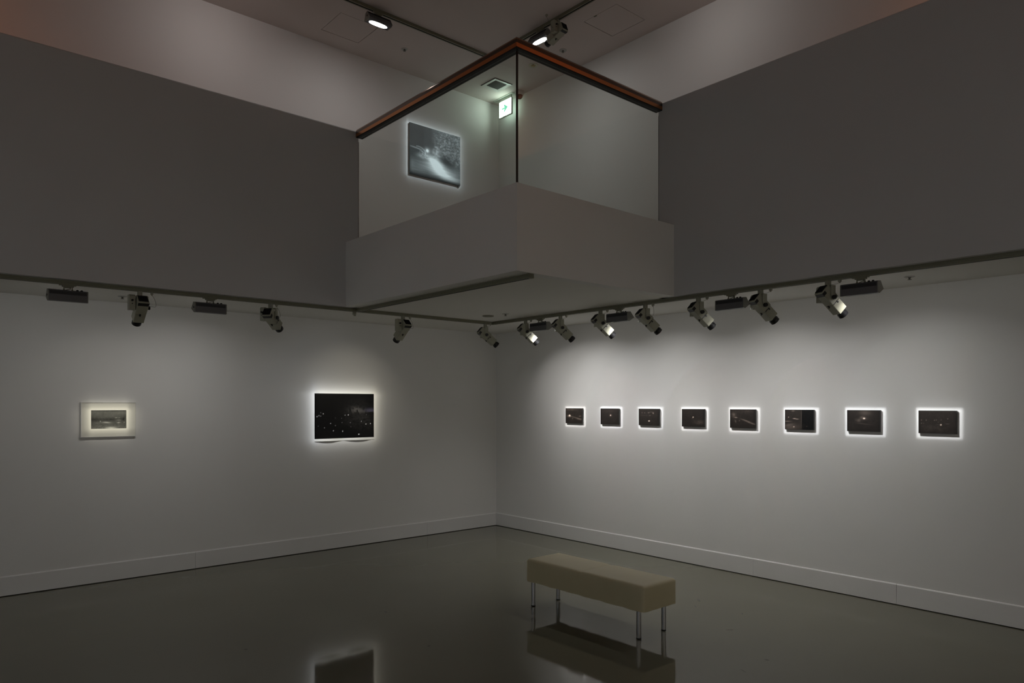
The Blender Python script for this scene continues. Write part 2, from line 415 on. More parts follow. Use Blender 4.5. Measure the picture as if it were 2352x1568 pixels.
# ================================================================= FRAMING SPOTLIGHTS
def gobo_light(name, lens, axis, centre, hw, hh, energy, color, margin, soft, core_w=1.0, glow=.10, gr=.16, plane=0.0, spill=.03):
    """profile spot: its shutters frame the print. axis 'x' = right wall, 'y' = left wall."""
    d = bpy.data.lights.new(name, 'SPOT'); d.energy = energy; d.color = color; d.shadow_soft_size = .009
    d.spot_size = math.radians(95); d.spot_blend = .5; d.use_nodes = True
    nt = d.node_tree; em = nt.nodes['Emission']
    g = nt.nodes.new('ShaderNodeNewGeometry'); s = nt.nodes.new('ShaderNodeSeparateXYZ'); nt.links.new(g.outputs['Normal'], s.inputs[0])
    def mt(op, a, b=None, c=None):
        n = nt.nodes.new('ShaderNodeMath'); n.operation = op
        for i, v in enumerate((a, b, c)):
            if v is None: continue
            if isinstance(v, (int, float)): n.inputs[i].default_value = v
            else: nt.links.new(v, n.inputs[i])
        return n.outputs[0]
    k = 0 if axis == 'x' else 1; o = 1 - k
    D = plane - lens[k]
    a = mt('ADD', mt('MULTIPLY', mt('DIVIDE', s.outputs[o], s.outputs[k]), D), lens[o] - centre[0])
    z = mt('ADD', mt('MULTIPLY', mt('DIVIDE', s.outputs[2], s.outputs[k]), D), lens[2] - centre[1])
    a = mt('ABSOLUTE', a); z = mt('ABSOLUTE', z)
    def edge(v, lim, sf):
        n = nt.nodes.new('ShaderNodeMapRange'); n.interpolation_type = 'SMOOTHSTEP'
        nt.links.new(v, n.inputs['Value'])
        n.inputs['From Min'].default_value = lim + sf; n.inputs['From Max'].default_value = lim
        n.inputs['To Min'].default_value = 0; n.inputs['To Max'].default_value = 1
        return n.outputs[0]
    core = mt('MULTIPLY', edge(a, hw+margin, soft), edge(z, hh+margin, soft))
    def fall(v, lim):
        q = mt('DIVIDE', mt('MAXIMUM', mt('SUBTRACT', v, lim), 0.0), gr)
        return mt('POWER', 2.718, mt('MULTIPLY', q, -1.0))
    gl = mt('MULTIPLY', mt('MULTIPLY', fall(a, hw), fall(z, hh)), glow)
    def gauss(v):
        q = mt('DIVIDE', v, .68)
        return mt('POWER', 2.718, mt('MULTIPLY', mt('MULTIPLY', q, q), -1.0))
    tot = mt('ADD', mt('ADD', mt('MULTIPLY', core, core_w), gl), mt('MULTIPLY', mt('MULTIPLY', gauss(a), gauss(z)), spill))
    nt.links.new(tot, em.inputs['Strength'])
    lo = bpy.data.objects.new(name, d); C.objects.link(lo); lo.location = lens
    tgt = Vector((plane, centre[0], centre[1])) if k == 0 else Vector((centre[0], plane, centre[1]))
    lo.rotation_euler = (tgt - Vector(lens)).to_track_quat('-Z', 'Y').to_euler()
    return lo

BODY = {}
def spot_meshes():
    def keep(k, bm, m, smooth=False):
        o = part(k, bm, m, None, smooth); BODY[k] = o.data; bpy.data.objects.remove(o)
    bm = bmesh.new(); box(bm, -.016, .016, -.016, .016, -.038, 0); bevel(bm, .003, 2); keep('adaptor', bm, M['ivory2'])
    bm = bmesh.new()     # yoke: top bar and right arm, bent
    box(bm, -.018, .018, -.055, .040, -.050, -.038)
    prism(bm, [(-.020, -.038), (.018, -.038), (.018, -.100), (.012, -.142), (-.012, -.142), (-.020, -.100)], (lambda a, b: (a, -.058, b), lambda a, b: (a, -.052, b)))
    keep('yoke', bm, M['ivory'])
    bm = bmesh.new()     # driver box with chamfered top
    prism(bm, [(-.036, -.046), (-.026, -.032), (.018, -.032), (.024, -.040), (.024, -.152), (-.036, -.152)], (lambda a, b: (a, .040, b), lambda a, b: (a, .084, b)))
    bevel(bm, .002, 1); keep('driver_box', bm, M['ivory'])
    bm = bmesh.new(); cyl(bm, (-.036, .064, -.078), (-.048, .064, -.078), .009, .008, 16); keep('dimmer_knob', bm, M['black'], True)
    bm = bmesh.new(); cyl(bm, (-.036, .064, -.104), (-.040, .064, -.104), .004, .004, 10); keep('set_screw', bm, M['black'])
    # body, local origin at the tilt pivot, beam along +X
    bm = bmesh.new(); box(bm, -.088, .042, -.048, .034, -.040, .044); bevel(bm, .003, 1); keep('lamp_body', bm, M['ivory'])
    bm = bmesh.new(); box(bm, .044, .132, -.047, .033, -.040, .038); bevel(bm, .004, 2); keep('front_housing', bm, M['ivory'])
    bm = bmesh.new(); box(bm, -.0895, -.0885, -.042, .028, -.030, .034)
    for i in range(9):
        y = -.040 + i*.0083; box(bm, -.094, -.0885, y, y+.002, -.030, .036)
    keep('heat_sink', bm, M['fin'])
    bm = bmesh.new(); box(bm, -.078, -.050, -.046, .032, -.0415, -.036); box(bm, -.080, -.056, -.0495, -.047, -.040, -.012); keep('vent_slot', bm, M['black'])
    bm = bmesh.new(); lathe(bm, [(0, .132-.004), (.031, .132-.004), (.031, .148), (.036, .150), (.036, .176), (.032, .179), (.029, .179), (.028, .160), (.0, .160)], 28)
    bmesh.ops.rotate(bm, verts=bm.verts[:], cent=(0,0,0), matrix=Matrix.Rotation(PI/2, 3, 'Y')); bmesh.ops.translate(bm, verts=bm.verts[:], vec=(0, -.007, 0))
    keep('lens_barrel', bm, M['black'], True)
    bm = bmesh.new(); cyl(bm, (0, -.058, 0), (0, -.074, 0), .0165, .015, 20); keep('tilt_knob', bm, M['black'], True)
    bm = bmesh.new(); box(bm, .040, .058, -.053, -.046, .004, .012); box(bm, .040, .046, -.0485, -.0465, -.030, .0); keep('shutter_handle', bm, M['black'])
    bm = bmesh.new(); box(bm, .038, .054, -.008, .004, -.047, -.039); box(bm, .050, .056, -.004, .0, -.052, -.045); keep('shutter_blade', bm, M['black'])
    bm = bmesh.new(); box(bm, -.008, .008, -.010, .010, -.016, 0); box(bm, -.004, .004, -.005, .005, -.024, -.016); keep('cable_clip', bm, M['ivory2'])
spot_meshes()
def ch(key, parent, loc=(0,0,0), rot=(0,0,0), name=None):
    o = bpy.data.objects.new(name or key, BODY[key]); C.objects.link(o); o.parent = parent; o.location = loc; o.rotation_euler = rot
    return o
PIV = Vector((0, 0, -.125))
def spotlight(x, y, z, axis, target, label, group, energy, color, hw, hh, clip, margin=.010, soft=.016, plane=0.0, slack=1, **kw):
    """target = (wall coordinate, height) of the print it frames; clip = offset of the safety cable clip along the track"""
    tgt = Vector((plane, target[0], target[1])) if axis == 'x' else Vector((target[0], plane, target[1]))
    base = Vector((x, y, z)); d = tgt - base; az = math.atan2(d.y, d.x)
    p = base + PIV; dd = tgt - p; pitch = math.atan2(-dd.z, math.hypot(dd.x, dd.y))
    t = empty('framing_spotlight', base, az, label, 'spotlight', group)
    ch('adaptor', t); ch('yoke', t); db = ch('driver_box', t); ch('dimmer_knob', db); ch('set_screw', db)
    b = ch('lamp_body', t, PIV, (0, pitch, 0))
    for k in ('front_housing', 'heat_sink', 'vent_slot', 'lens_barrel', 'tilt_knob', 'shutter_handle', 'shutter_blade'): ch(k, b)
    # safety cable: clip on the track, cable looping down to the body
    off = Vector((0, clip, 0)) if axis == 'x' else Vector((clip, 0, 0))
    Rz = Matrix.Rotation(-az, 3, 'Z'); lo = Rz @ off
    ch('cable_clip', t, (lo.x, lo.y, -.0005), (0, 0, -az))
    bm = bmesh.new(); pts = []
    end = Vector((-.03, -.050, -.125)) if slack else Vector((0, 0.0, -.03))
    start = Vector((lo.x, lo.y, -.022))
    for i in range(17):
        s = i/16; q = start.lerp(end, s); side = Vector((lo.x, lo.y, 0)).normalized()
        q += side*(.045*math.sin(PI*s)*(1 if slack else .2)); q.z -= .035*math.sin(PI*s)**2*(1 if slack else .1); pts.append(q)
    tube(bm, pts, .0013, 5); part('safety_cable', bm, M['cable'], t)
    R = Matrix.Rotation(az, 3, 'Z') @ Matrix.Rotation(pitch, 3, 'Y')
    lens = base + PIV + R @ Vector((.1605+.012, -.007, 0))
    gobo_light('spot_beam', lens, axis, target, hw, hh, energy, color, margin, soft, plane=plane, **kw)
    return t

PR = [(-1.303,-1.569), (-1.853,-2.117), (-2.394,-2.660), (-2.944,-3.207), (-3.491,-3.756), (-4.044,-4.307), (-4.593,-4.858), (-5.143,-5.406)]
PZ = 1.460; PH = .088
SY = [None, -1.573, -2.100, -2.642, -3.181, -3.742, -4.312, -4.846]
WHICH = ['first', 'second', 'third', 'fourth', 'fifth', 'sixth', 'seventh', 'eighth']
COL = [(1, .97, .94), (.96, .97, 1), (.95, .97, 1), (.98, .975, .97), (.98, .97, .97), (.96, .97, 1), (.94, .97, 1), (.96, .98, .99)]
GR = 'ivory framing spotlights along the lower tracks'
E_SMALL = 60.0
for i, (a, b) in enumerate(PR):
    c = (a+b)/2; hw = abs(a-b)/2
    lab = ('ivory framing spotlight on the right track, aimed at the %s small print from the corner' % WHICH[i]) if i else \
          'ivory framing spotlight at the corner end of the left track'
    x, y = (TRX, SY[i]) if i else (-1.012, TLY)
    spotlight(x, y, ZT, 'x' , (c-.007, PZ-.011), lab, GR, E_SMALL, COL[i], hw+.004, PH+.004, (-.085 if i else -.09), slack=(i in (4,)), margin=.014, soft=.022, core_w=.9, glow=.35, gr=.055, spill=(.15, .09, .05, .04, .04, .04, .04, .04)[i])
# the clip of the corner spot sits on the left track: handled by its own small offset above
spotlight(-4.545, TLY, ZT, 'y', (-4.555, PZ), 'ivory framing spotlight on the left track above the matted print', GR, 54, (1, .95, .80), .140, .082, .088, core_w=0, glow=1, gr=.045, plane=-.022)
spotlight(-3.478, TLY, ZT, 'y', (-2.232, 1.452), 'ivory framing spotlight on the left track turned right towards the large black print', GR, 74, (.86, .92, 1.0), .345, .255, .055, core_w=0, glow=1, gr=.062, spill=.11)
spotlight(-2.092, TLY, ZT, 'y', (-2.165, 1.452), 'ivory framing spotlight on the left track hanging nearest above the large black print', GR, 28, (1, .93, .74), .345, .255, .085, core_w=0, glow=1, gr=.062, spill=.22)
spotlight(URX, -2.105, ZTU, 'y', (-1.030, 4.625), 'ivory framing spotlight on the upper ceiling track beside the lit washer', None, 125, (.80, .93, 1.0), .375, .300, -.16, margin=.0, soft=.03, plane=UY, core_w=.2, glow=.8, gr=.045, spill=.05)

# ================================================================= WALL WASHERS
FP = [(0, 0), (.006, .008), (.041, .012), (.093, -.040), (.024, -.078), (0, -.075)]
def washer(x, y, z, axis, label, group, power, tilt=0.0, lit=True, spread=140, end=1, aim=0.0, spill=0):
    """origin at the track underside; local X towards the wall, Y along the track"""
    rz = 0 if axis == 'x' else PI/2
    t = empty('wall_washer', (x, y, z), rz, label, 'flood light', group)
    L = .125; hz = -.052
    bm = bmesh.new(); box(bm, -.016, .016, -.055, .055, -.008, 0); box(bm, -.014, .014, -.040, .035, -.018, -.008); box(bm, -.010, .010, -.022, .018, -.026, -.018)
    part('track_adaptor', bm, M['track'], t)
    bm = bmesh.new()
    for yy in (-.030, .024):
        box(bm, -.004, .004, yy-.003, yy+.003, -.050, -.016); box(bm, -.007, .007, yy-.005, yy+.005, -.042, -.034)
    tube(bm, [(0, -.024, -.030), (.0, .0, -.036), (0, .020, -.044)], .003, 6)
    part('bracket', bm, M['track'], t)
    f0 = lambda yy: (lambda a, b: (a-.030, yy, b))
    R = Matrix.Rotation(tilt, 4, 'Y')
    bm = bmesh.new(); prism(bm, FP, (f0(-L), f0(L))); h = part('housing', bm, M['alu'], t, loc=(0, 0, hz), rot=(0, tilt, 0))
    bm = bmesh.new(); box(bm, -.0312, -.0300, -L+.004, L-.004, -.026, -.002)
    for q in (-.010, -.017): box(bm, -.0322, -.0300, -L+.004, L-.004, q-.001, q+.001)
    part('heat_band', bm, M['aludark'], h)
    for s in (-1, 1):
        bm = bmesh.new(); prism(bm, [(a*1.0, b) for a, b in FP], ((lambda a, b: (a-.030, s*(L+.0002), b)), (lambda a, b: (a-.030, s*(L+.006), b))))
        part('end_cap', bm, M['endcap'], h)
    bm = bmesh.new(); cyl(bm, (-.005, L+.006 if axis == 'y' else L+.006, -.035), (-.005, L+.010, -.035), .008, n=12); part('tilt_screw', bm, M['black'], h)
    for q in (.062, .090):
        bm = bmesh.new(); lathe(bm, [(0, .006), (.006, .005), (.009, 0), (.009, -.004), (0, -.004)], 14, (-.012, -q if axis == 'x' else -q, .012)); part('thumb_knob', bm, M['black'], h, True)
    # lens on the lower slant
    p0 = Vector((.063, 0, -.040)); p1 = Vector((-.006, 0, -.078)); mid = (p0+p1)/2; sl = (p1-p0).normalized(); nrm = Vector((.038, 0, -.069)).normalized()
    if nrm.dot(Vector((0, 0, -1))) < 0: nrm = -nrm
    bm = bmesh.new(); n = 28; ring = []; 
    cen = bm.verts.new(mid + nrm*.008)
    for i in range(n):
        a = 2*PI*i/n; ca, sa = math.cos(a), math.sin(a)
        ca = math.copysign(abs(ca)**.7, ca)
        ring.append(bm.verts.new(mid + nrm*.001 + sl*(.033*sa) + Vector((0, 1, 0))*(.100*ca)))
    for i in range(n): bm.faces.new((cen, ring[i], ring[(i+1) % n]))
    part('lens', bm, M['lens'], h, True)
    d = bpy.data.lights.new('washer_beam', 'AREA'); d.shape = 'RECTANGLE'; d.size = .18; d.size_y = .045; d.energy = power; d.spread = math.radians(spread)
    d.color = (1, .985, .96)
    lo = bpy.data.objects.new('washer_beam', d); C.objects.link(lo)
    W = Matrix.Translation((x, y, z)) @ Matrix.Rotation(rz, 4, 'Z') @ Matrix.Translation((0, 0, hz)) @ R
    pos = W @ (mid + nrm*.014); ld = (W.to_3x3() @ (Matrix.Rotation(-aim, 3, 'Y') @ nrm))
    ax = W.to_3x3() @ Vector((0, 1, 0)); zz = -ld; yy_ = zz.cross(ax).normalized()
    m3 = Matrix((ax, yy_, zz)).transposed().to_4x4(); m3.translation = pos; lo.matrix_world = m3
    if spill:
        d2 = bpy.data.lights.new('washer_spill', 'AREA'); d2.shape = 'RECTANGLE'; d2.size = .16; d2.size_y = .03; d2.energy = P_SPILL*spill; d2.color = d.color; d2.spread = math.radians(130)
        l2 = bpy.data.objects.new('washer_spill', d2); C.objects.link(l2); l2.location = pos + Vector((0, 0, -.035)); l2.rotation_euler = (0, 0, PI/2 if axis == 'x' else 0)
    return t
GW = 'grey wall washers along the lower tracks'
for (q, pk, lab) in ((-1.798, 1.25, 'grey wall washer on the right track nearest the inner corner'), (-2.870, 1.0, 'second grey wall washer from the corner on the right track'),
                 (-4.052, .95, 'third grey wall washer from the corner on the right track'), (-5.077, .55, 'grey wall washer on the right track farthest from the inner corner')):
    washer(TRX, q, ZT, 'x', lab, GW, P_WASH_R*pk, spread=130, spill=(1 if q > -4.5 else .15), aim=math.radians(AIM_LOW))
for (q, pk, lab) in ((-5.040, .22, 'grey wall washer on the left track, farthest from the corner'), (-4.005, 1.9, 'grey wall washer on the left track between two spotlights')):
    washer(q, TLY, ZT, 'y', lab, GW, P_WASH_L*pk, spread=140, aim=math.radians(AIM_LOW))
washer(-2.385, ULY, ZTU, 'y', 'lit grey wall washer alone on the left upper ceiling track', None, P_WASH_UP*1.1, tilt=math.radians(30), aim=math.radians(30))
washer(URX, -1.845, ZTU, 'x', 'lit grey wall washer on the upper track just above the handrail corner', None, P_WASH_UP, tilt=math.radians(30), aim=math.radians(30))

# ================================================================= PICTURES
def vnoise(w_, h_, sx, sy, seed):
    r = np.random.RandomState(seed); gx, gy = max(2, int(sx)+2), max(2, int(sy)+2); g = r.rand(gy, gx)
    X = np.linspace(0, gx-1.001, w_); Y = np.linspace(0, gy-1.001, h_); x0 = X.astype(int); y0 = Y.astype(int); fx = X-x0; fy = (Y-y0)[:, None]
    a = g[y0][:, x0]*(1-fx) + g[y0][:, x0+1]*fx; b = g[y0+1][:, x0]*(1-fx) + g[y0+1][:, x0+1]*fx
    return a*(1-fy) + b*fy
def blob(U, V, u, v, ru, rv, val, an=0.0, p=1.0):
    c, s = math.cos(an), math.sin(an); du = U-u; dv = V-v
    a = (du*c+dv*s)/ru; b = (-du*s+dv*c)/rv
    return val*np.exp(-(a*a+b*b)**p)
PRINT_MATS = {}
def print_material(rough):
    if rough in PRINT_MATS: return PRINT_MATS[rough]
    m = mat('printed_image', (.1, .1, .1), rough, spec=.12); nt = m.node_tree
    a = nt.nodes.new('ShaderNodeVertexColor'); a.layer_name = 'ink'; nt.links.new(a.outputs['Color'], nt.nodes['Principled BSDF'].inputs['Base Color'])
    PRINT_MATS[rough] = m; return m
def print_mesh(name, W_, H_, nx, ny, fn, parent, place, rough=.55, disp=None, tint=(1, 1, 1)):
    """flat print W_ x H_ built as a fine grid whose ink colour comes from fn(U, V); place(u, v, off) gives the point"""
    U, V = np.meshgrid(np.linspace(0, 1, nx), np.linspace(0, 1, ny)); col = fn(U, V, nx, ny)
    if col.ndim == 2: col = np.stack([col*t_ for t_ in tint], -1)
    vs = [place((u-.5)*W_, (v-.5)*H_, disp(u, v) if disp else 0.0) for v in np.linspace(0, 1, ny) for u in np.linspace(0, 1, nx)]
    fs = [(r*nx+c, r*nx+c+1, (r+1)*nx+c+1, (r+1)*nx+c) for r in range(ny-1) for c in range(nx-1)]
    me = bpy.data.meshes.new(name); me.from_pydata(vs, [], fs); me.materials.append(print_material(rough))
    at = me.color_attributes.new('ink', 'FLOAT_COLOR', 'POINT')
    rgba = np.ones((nx*ny, 4), np.float32); rgba[:, :3] = np.clip(col.reshape(-1, 3), .001, .9); at.data.foreach_set('color', rgba.ravel())
    o = bpy.data.objects.new(name, me); C.objects.link(o); o.parent = parent
    return o

def small(i):
    def fn(U, V, nx, ny):
        n1 = vnoise(nx, ny, 6, 4, 10+i); n2 = vnoise(nx, ny, 22, 16, 30+i)
        c = .009 + .007*n1*n2 + .004*(V)
        B_ = lambda *a, **k: blob(U, V, *a, **k)*.6
        if i == 0:
            c = c + B_(.25,.50,.045,.035,1.2) + B_(.25,.55,.018,.03,.8) + B_(.22,.48,.10,.06,.12) + B_(.55,.40,.30,.022,.09,-.25) + B_(.82,.30,.16,.045,.10,-.25)*(.5+n2) + B_(.88,.48,.08,.03,.14)*(.4+n2) + B_(.35,.90,.28,.05,.05)*(.4+n1) + B_(.43,.32,.03,.04,.08)
        elif i == 1: c = c + B_(.56,.57,.022,.028,1.3) + B_(.56,.57,.07,.08,.06) + B_(.5,.85,.3,.1,.012)
        elif i == 2:
            c = c + B_(.52,.27,.028,.026,1.3) + B_(.17,.76,.03,.02,.10) + B_(.30,.75,.03,.02,.11) + B_(.50,.76,.04,.02,.16) + B_(.72,.74,.022,.04,.30,.3) + B_(.56,.60,.04,.03,.06) + B_(.62,.80,.10,.03,.04) + B_(.3,.6,.3,.02,.02)
        elif i == 3: c = c*.75 + B_(.51,.54,.018,.022,1.1) + B_(.78,.26,.22,.12,.035)*(.3+n2) + B_(.48,.48,.03,.03,.05)
        elif i == 4:
            c = c*.8 + B_(.15,.70,.09,.12,.06)*(.4+n2) + B_(.24,.56,.05,.016,.30,-.1) + B_(.22,.36,.022,.07,.08,.2) + B_(.38,.40,.02,.02,.10) + B_(.60,.42,.16,.018,.13,-.38) + B_(.82,.29,.20,.032,.15,-.45)*(.4+n2) + B_(.6,.9,.3,.1,.025)*n2
        elif i == 5:
            c = c + B_(.05,.415,.14,.010,.42) + B_(.34,.555,.05,.016,.40) + B_(.43,.53,.05,.014,.34) + B_(.13,.62,.014,.018,.45) + B_(.32,.14,.020,.022,.6) + B_(.29,.94,.05,.035,.10) + B_(.58,.6,.004,.35,.09) + B_(.07,.9,.004,.3,.06) + B_(.20,.12,.30,.16,.05) + B_(.10,.22,.18,.05,.05,.3) + B_(.77,.17,.02,.02,.05) - .012*(U > .6)
        elif i == 6:
            c = c*.85 + B_(.525,.615,.026,.024,1.4) + B_(.525,.615,.09,.07,.05) + B_(.55,.88,.18,.13,.055)*(.6+.6*n1) + B_(.36,.52,.08,.07,.07)*(.3+n2) + B_(.46,.66,.06,.05,.05) + B_(.5,.36,.22,.02,.035,-.15)
        else:
            c = c + B_(.60,.385,.016,.024,.9) + sum(B_(u, v, .012, .018, k) for u, v, k in ((.08,.58,.16),(.21,.58,.16),(.43,.58,.15),(.48,.59,.12),(.61,.60,.07),(.78,.65,.14),(.08,.44,.12),(.14,.44,.06),(.53,.50,.05))) + B_(.77,.43,.05,.008,.10) + B_(.52,.41,.05,.008,.05) + B_(.4,.25,.3,.12,.02)*n2
        v = np.clip(1.0 - .35*np.maximum(0, (np.abs(U-.5)-.40)/.1), .4, 1)
        return c*v
    return fn
SUB = ['bright triangle and pale road', 'single bright dot above its middle', 'bright dot low down and faint dots above', 'one small faint dot in plain black',
       'diagonal pale streak', 'short white lines at left', 'bright dot under a paler patch of sky', 'row of tiny faint dots']
for i, (a, b) in enumerate(PR):
    c = (a+b)/2; W_ = abs(a-b); H_ = .176; DZ = .022
    t = empty('photo_panel', (0, c, PZ), 0, '%s small dark print from the corner, %s' % (WHICH[i], SUB[i]), 'picture', 'row of eight small dark prints')
    part('panel', B(-DZ, -.004, -W_/2, W_/2, -H_/2, H_/2), M['edge'], t)
    part('wall_spacer', B(-.004, 0, -W_/2+.04, W_/2-.04, -H_/2+.04, H_/2-.04), M['edge'], t)
    nx = 60 + 4*i; print_mesh('print', W_-.001, H_-.001, nx, 48, small(i), t, lambda u, v, d: (-DZ-.0006-d, -u, v), tint=(1.25, .98, .80))

# matted print in a shallow white frame
xc, zc = -4.5545, 1.459
t = empty('framed_print', (xc, 0, zc), 0, 'small grey landscape print in a wide cream mat on the left wall', 'picture')
hw, hh = .2215, .156
bm = bmesh.new()
for q in ((-hw, hw, -.024, 0, hh-.006, hh), (-hw, hw, -.024, 0, -hh, -hh+.006), (-hw, -hw+.006, -.024, 0, -hh+.006, hh-.006), (hw-.006, hw, -.024, 0, -hh+.006, hh-.006)): box(bm, *q)
part('frame', bm, M['frame'], t)
pw, ph = .1415, .0825
bm = bmesh.new()
for q in ((-hw+.006, hw-.006, -.020, -.012, ph, hh-.006), (-hw+.006, hw-.006, -.020, -.012, -hh+.006, -ph), (-hw+.006, -pw, -.020, -.012, -ph, ph), (pw, hw-.006, -.020, -.012, -ph, ph)): box(bm, *q)
part('mat_board', bm, M['mat'], t)
def land(U, V, nx, ny):
    n1 = vnoise(nx, ny, 8, 5, 3); n2 = vnoise(nx, ny, 30, 16, 4); n3 = vnoise(nx, ny, 46, 60, 5)
    B_ = lambda *a, **k: blob(U, V, *a, **k)
    c = .14 + .05*n1 + .06*n2*n3
    c = c + .06*np.clip((V-.6)*4, 0, 1)*(.5+.5*n1) - .07*np.exp(-((V-.5)/.09)**2)*(U < .95) - .05*B_(.0,.45,.2,.3,1.0) - .05*B_(1.0,.5,.12,.5,1.0)
    c = c + B_(.44,.34,.10,.035,.45,-.2) + B_(.30,.32,.18,.014,.18) + B_(.57,.03,.14,.07,.62) + B_(.265,.40,.012,.03,.5) + B_(.71,.59,.03,.014,.5) + B_(.80,.59,.03,.010,.3) + B_(.78,.32,.04,.025,.5) + B_(.79,.46,.07,.06,.14) + B_(.94,.34,.012,.03,.32) + .12*np.clip(.35-V, 0, 1)*n3*3
    return np.clip(c*.54 - .018, .012, .6)
print_mesh('print', 2*pw, 2*ph, 110, 60, land, t, lambda u, v, d: (u, -.0125, v), tint=(1, 1, .90))
part('backing', B(-hw+.006, hw-.006, -.0115, -.001, -hh+.006, hh-.006), M['frame'], t)

# large unframed sheet, black print with white margins, lower edge curling off the wall
xl, xr, zt, zb = -2.568, -1.838, 1.713, 1.218
xc, zc = (xl+xr)/2, (zt+zb)/2
t = empty('paper_print', (xc, 0, zc), 0, 'large near-black print on white paper curling at its lower edge', 'picture')
PW, PHh = .730, .495
def curl(u, v):    # u, v in 0..1 over the sheet; distance off the wall
    k = max(0.0, (.22 - v)/.22)**1.6
    return .0035 + .018*k*abs(math.sin(PI*(u*1.02 + .04)*1.95))**1.3
SW, SH = PW+.003, PHh+.054
def sheet():
    bm = bmesh.new(); nx, ny = 50, 40; g = []
    for r in range(ny+1):
        g.append([bm.verts.new(((c/nx-.5)*SW, -curl(c/nx, r/ny), (r/ny-.5)*SH)) for c in range(nx+1)])
    for r in range(ny):
        for c in range(nx): bm.faces.new((g[r][c], g[r][c+1], g[r+1][c+1], g[r+1][c]))
    r_ = bmesh.ops.extrude_face_region(bm, geom=bm.faces[:]); bmesh.ops.translate(bm, verts=[q for q in r_['geom'] if isinstance(q, bmesh.types.BMVert)], vec=(0, .0006, 0))
    return bm
part('paper_sheet', sheet(), M['paper'], t, True)
def night(U, V, nx, ny):
    n2 = vnoise(nx, ny, 60, 14, 8); n3 = vnoise(nx, ny, 40, 50, 9); n1 = vnoise(nx, ny, 6, 5, 2)
    B_ = lambda *a, **k: blob(U, V, *a, **k)
    R = .0028 + .010*B_(.72,.62,.24,.26,1.0)*(.3+n3) + .016*B_(.75,.38,.26,.13,1.0)*n3*n1*2 + .010*B_(.9,.3,.2,.2,1.0)*n3
    R = R + .045*B_(.68,.63,.10,.06,1.0)*(n2 > .52)*(.5+n3) + .030*B_(.78,.60,.10,.045,1.0)*(n2 > .45)
    sky = B_(.95,.62,.09,.045,1.0)*(V > .575 + .012*n2)
    R = R + .045*sky; Bc = R + .030*sky
    st = [(.04,.49,.5),(.07,.51,.3),(.10,.50,.15),(.14,.55,.45),(.10,.575,.08),(.555,.52,.7),(.50,.515,.3),(.78,.37,.4),(.86,.305,.8),(.94,.315,.9),(.73,.075,.8),(.59,.345,.16),(.46,.15,.45),(.46,.165,.2),(.305,.17,.5),(.26,.335,.35),(.16,.24,.2),(.34,.285,.12),(.06,.28,.08),(.45,.35,.1),(.34,.455,.05),(.44,.445,.07),(.60,.25,.08),(.87,.52,.10)]
    S = sum(B_(u, v, .0058, .0082, k*1.3) for u, v, k in st) + B_(.735,.078,.010,.007,.6)
    return np.stack([R*1.05+S, R*.97+S*.97, Bc*.92+S], -1)
print_mesh('print', PW, PHh, 190, 130, night, t, lambda u, v, d: (u, -d, v), rough=.35,
           disp=lambda u, v: curl(u*PW/SW + (1-PW/SW)/2, (v*PHh + (SH-PHh)/2)/SH) + .0006)

# canvas on the upper level
xc, zc = -1.029, 4.625; W_, H_ = .745, .607
t = empty('canvas_print', (xc, UY, zc), 0, 'deep grey canvas of a lit night path, hung upstairs behind the glass', 'picture')
part('stretcher', B(-W_/2, W_/2, -.034, -.010, -H_/2, H_/2), M['canvas'], t)
part('wall_spacer', B(-W_/2+.05, W_/2-.05, -.010, 0, -H_/2+.05, H_/2-.05), M['canvas'], t)
part('hanging_block', B(W_/2-.030, W_/2-.004, -.026, -.010, -H_/2-.014, -H_/2), M['canvas'], t)
def path(U, V, nx, ny):
    n1 = vnoise(nx, ny, 7, 6, 21); n2 = vnoise(nx, ny, 34, 34, 22); n3 = vnoise(nx, ny, 60, 70, 23); hz = vnoise(nx, ny, 8, 60, 24)
    B_ = lambda *a, **k: blob(U, V, *a, **k)
    c = .045 + .015*n1
    bush = np.clip((U - .40)*5, 0, 1)*np.clip((V - (.62 - .62*(U-.42)))*7, 0, 1)
    c = c + bush*(.16*n3*n2*2.2 + .02) - .012*(U < .27)*(V > .55)
    low = np.clip((.36 - V + .05*n1)*6, 0, 1)
    c = c + low*(.07 + .10*hz*(U > .03)) * np.clip(1.1 - 1.5*np.abs(V-.22), 0, 1)
    road = B_(.52,.31,.13,.085,1.05,-.62) + B_(.42,.38,.09,.06,.55,-.5) + B_(.60,.19,.26,.11,.65,-.40) + B_(.70,.12,.28,.07,.35,-.28)
    road = road*np.clip(((.62 - .62*(U-.38)) - V)*9, .0, 1)
    c = c + road*(.75+.3*hz) + B_(.52,.52,.09,.10,.42)*(.3+.9*n2) + B_(.51,.60,.04,.08,.22)*n2*1.6 + B_(.27,.43,.08,.07,.28)*n3*1.6 + B_(.2,.40,.09,.04,.12)
    c = c + B_(.335,.535,.018,.022,1.6) + B_(.335,.535,.05,.055,.35)
    arc = np.exp(-((np.sqrt(((U-.16)/.16)**2 + ((V-.42)/.155)**2) - 1)/.07)**2)*(U > .12)*(U < .31)*(V > .45)
    c = c + arc*.20 + B_(.12,.535,.12,.012,.22,-.10) + B_(.25,.485,.06,.012,.22,-.45)
    c = c*(1 - .8*np.exp(-((V)/.07)**2)) + .03
    return np.clip(c*.95 - .034, .011, .84)
print_mesh('print', W_-.002, H_-.002, 190, 160, path, t, lambda u, v, d: (u, -.0346, v), tint=(.97, 1, 1.0))

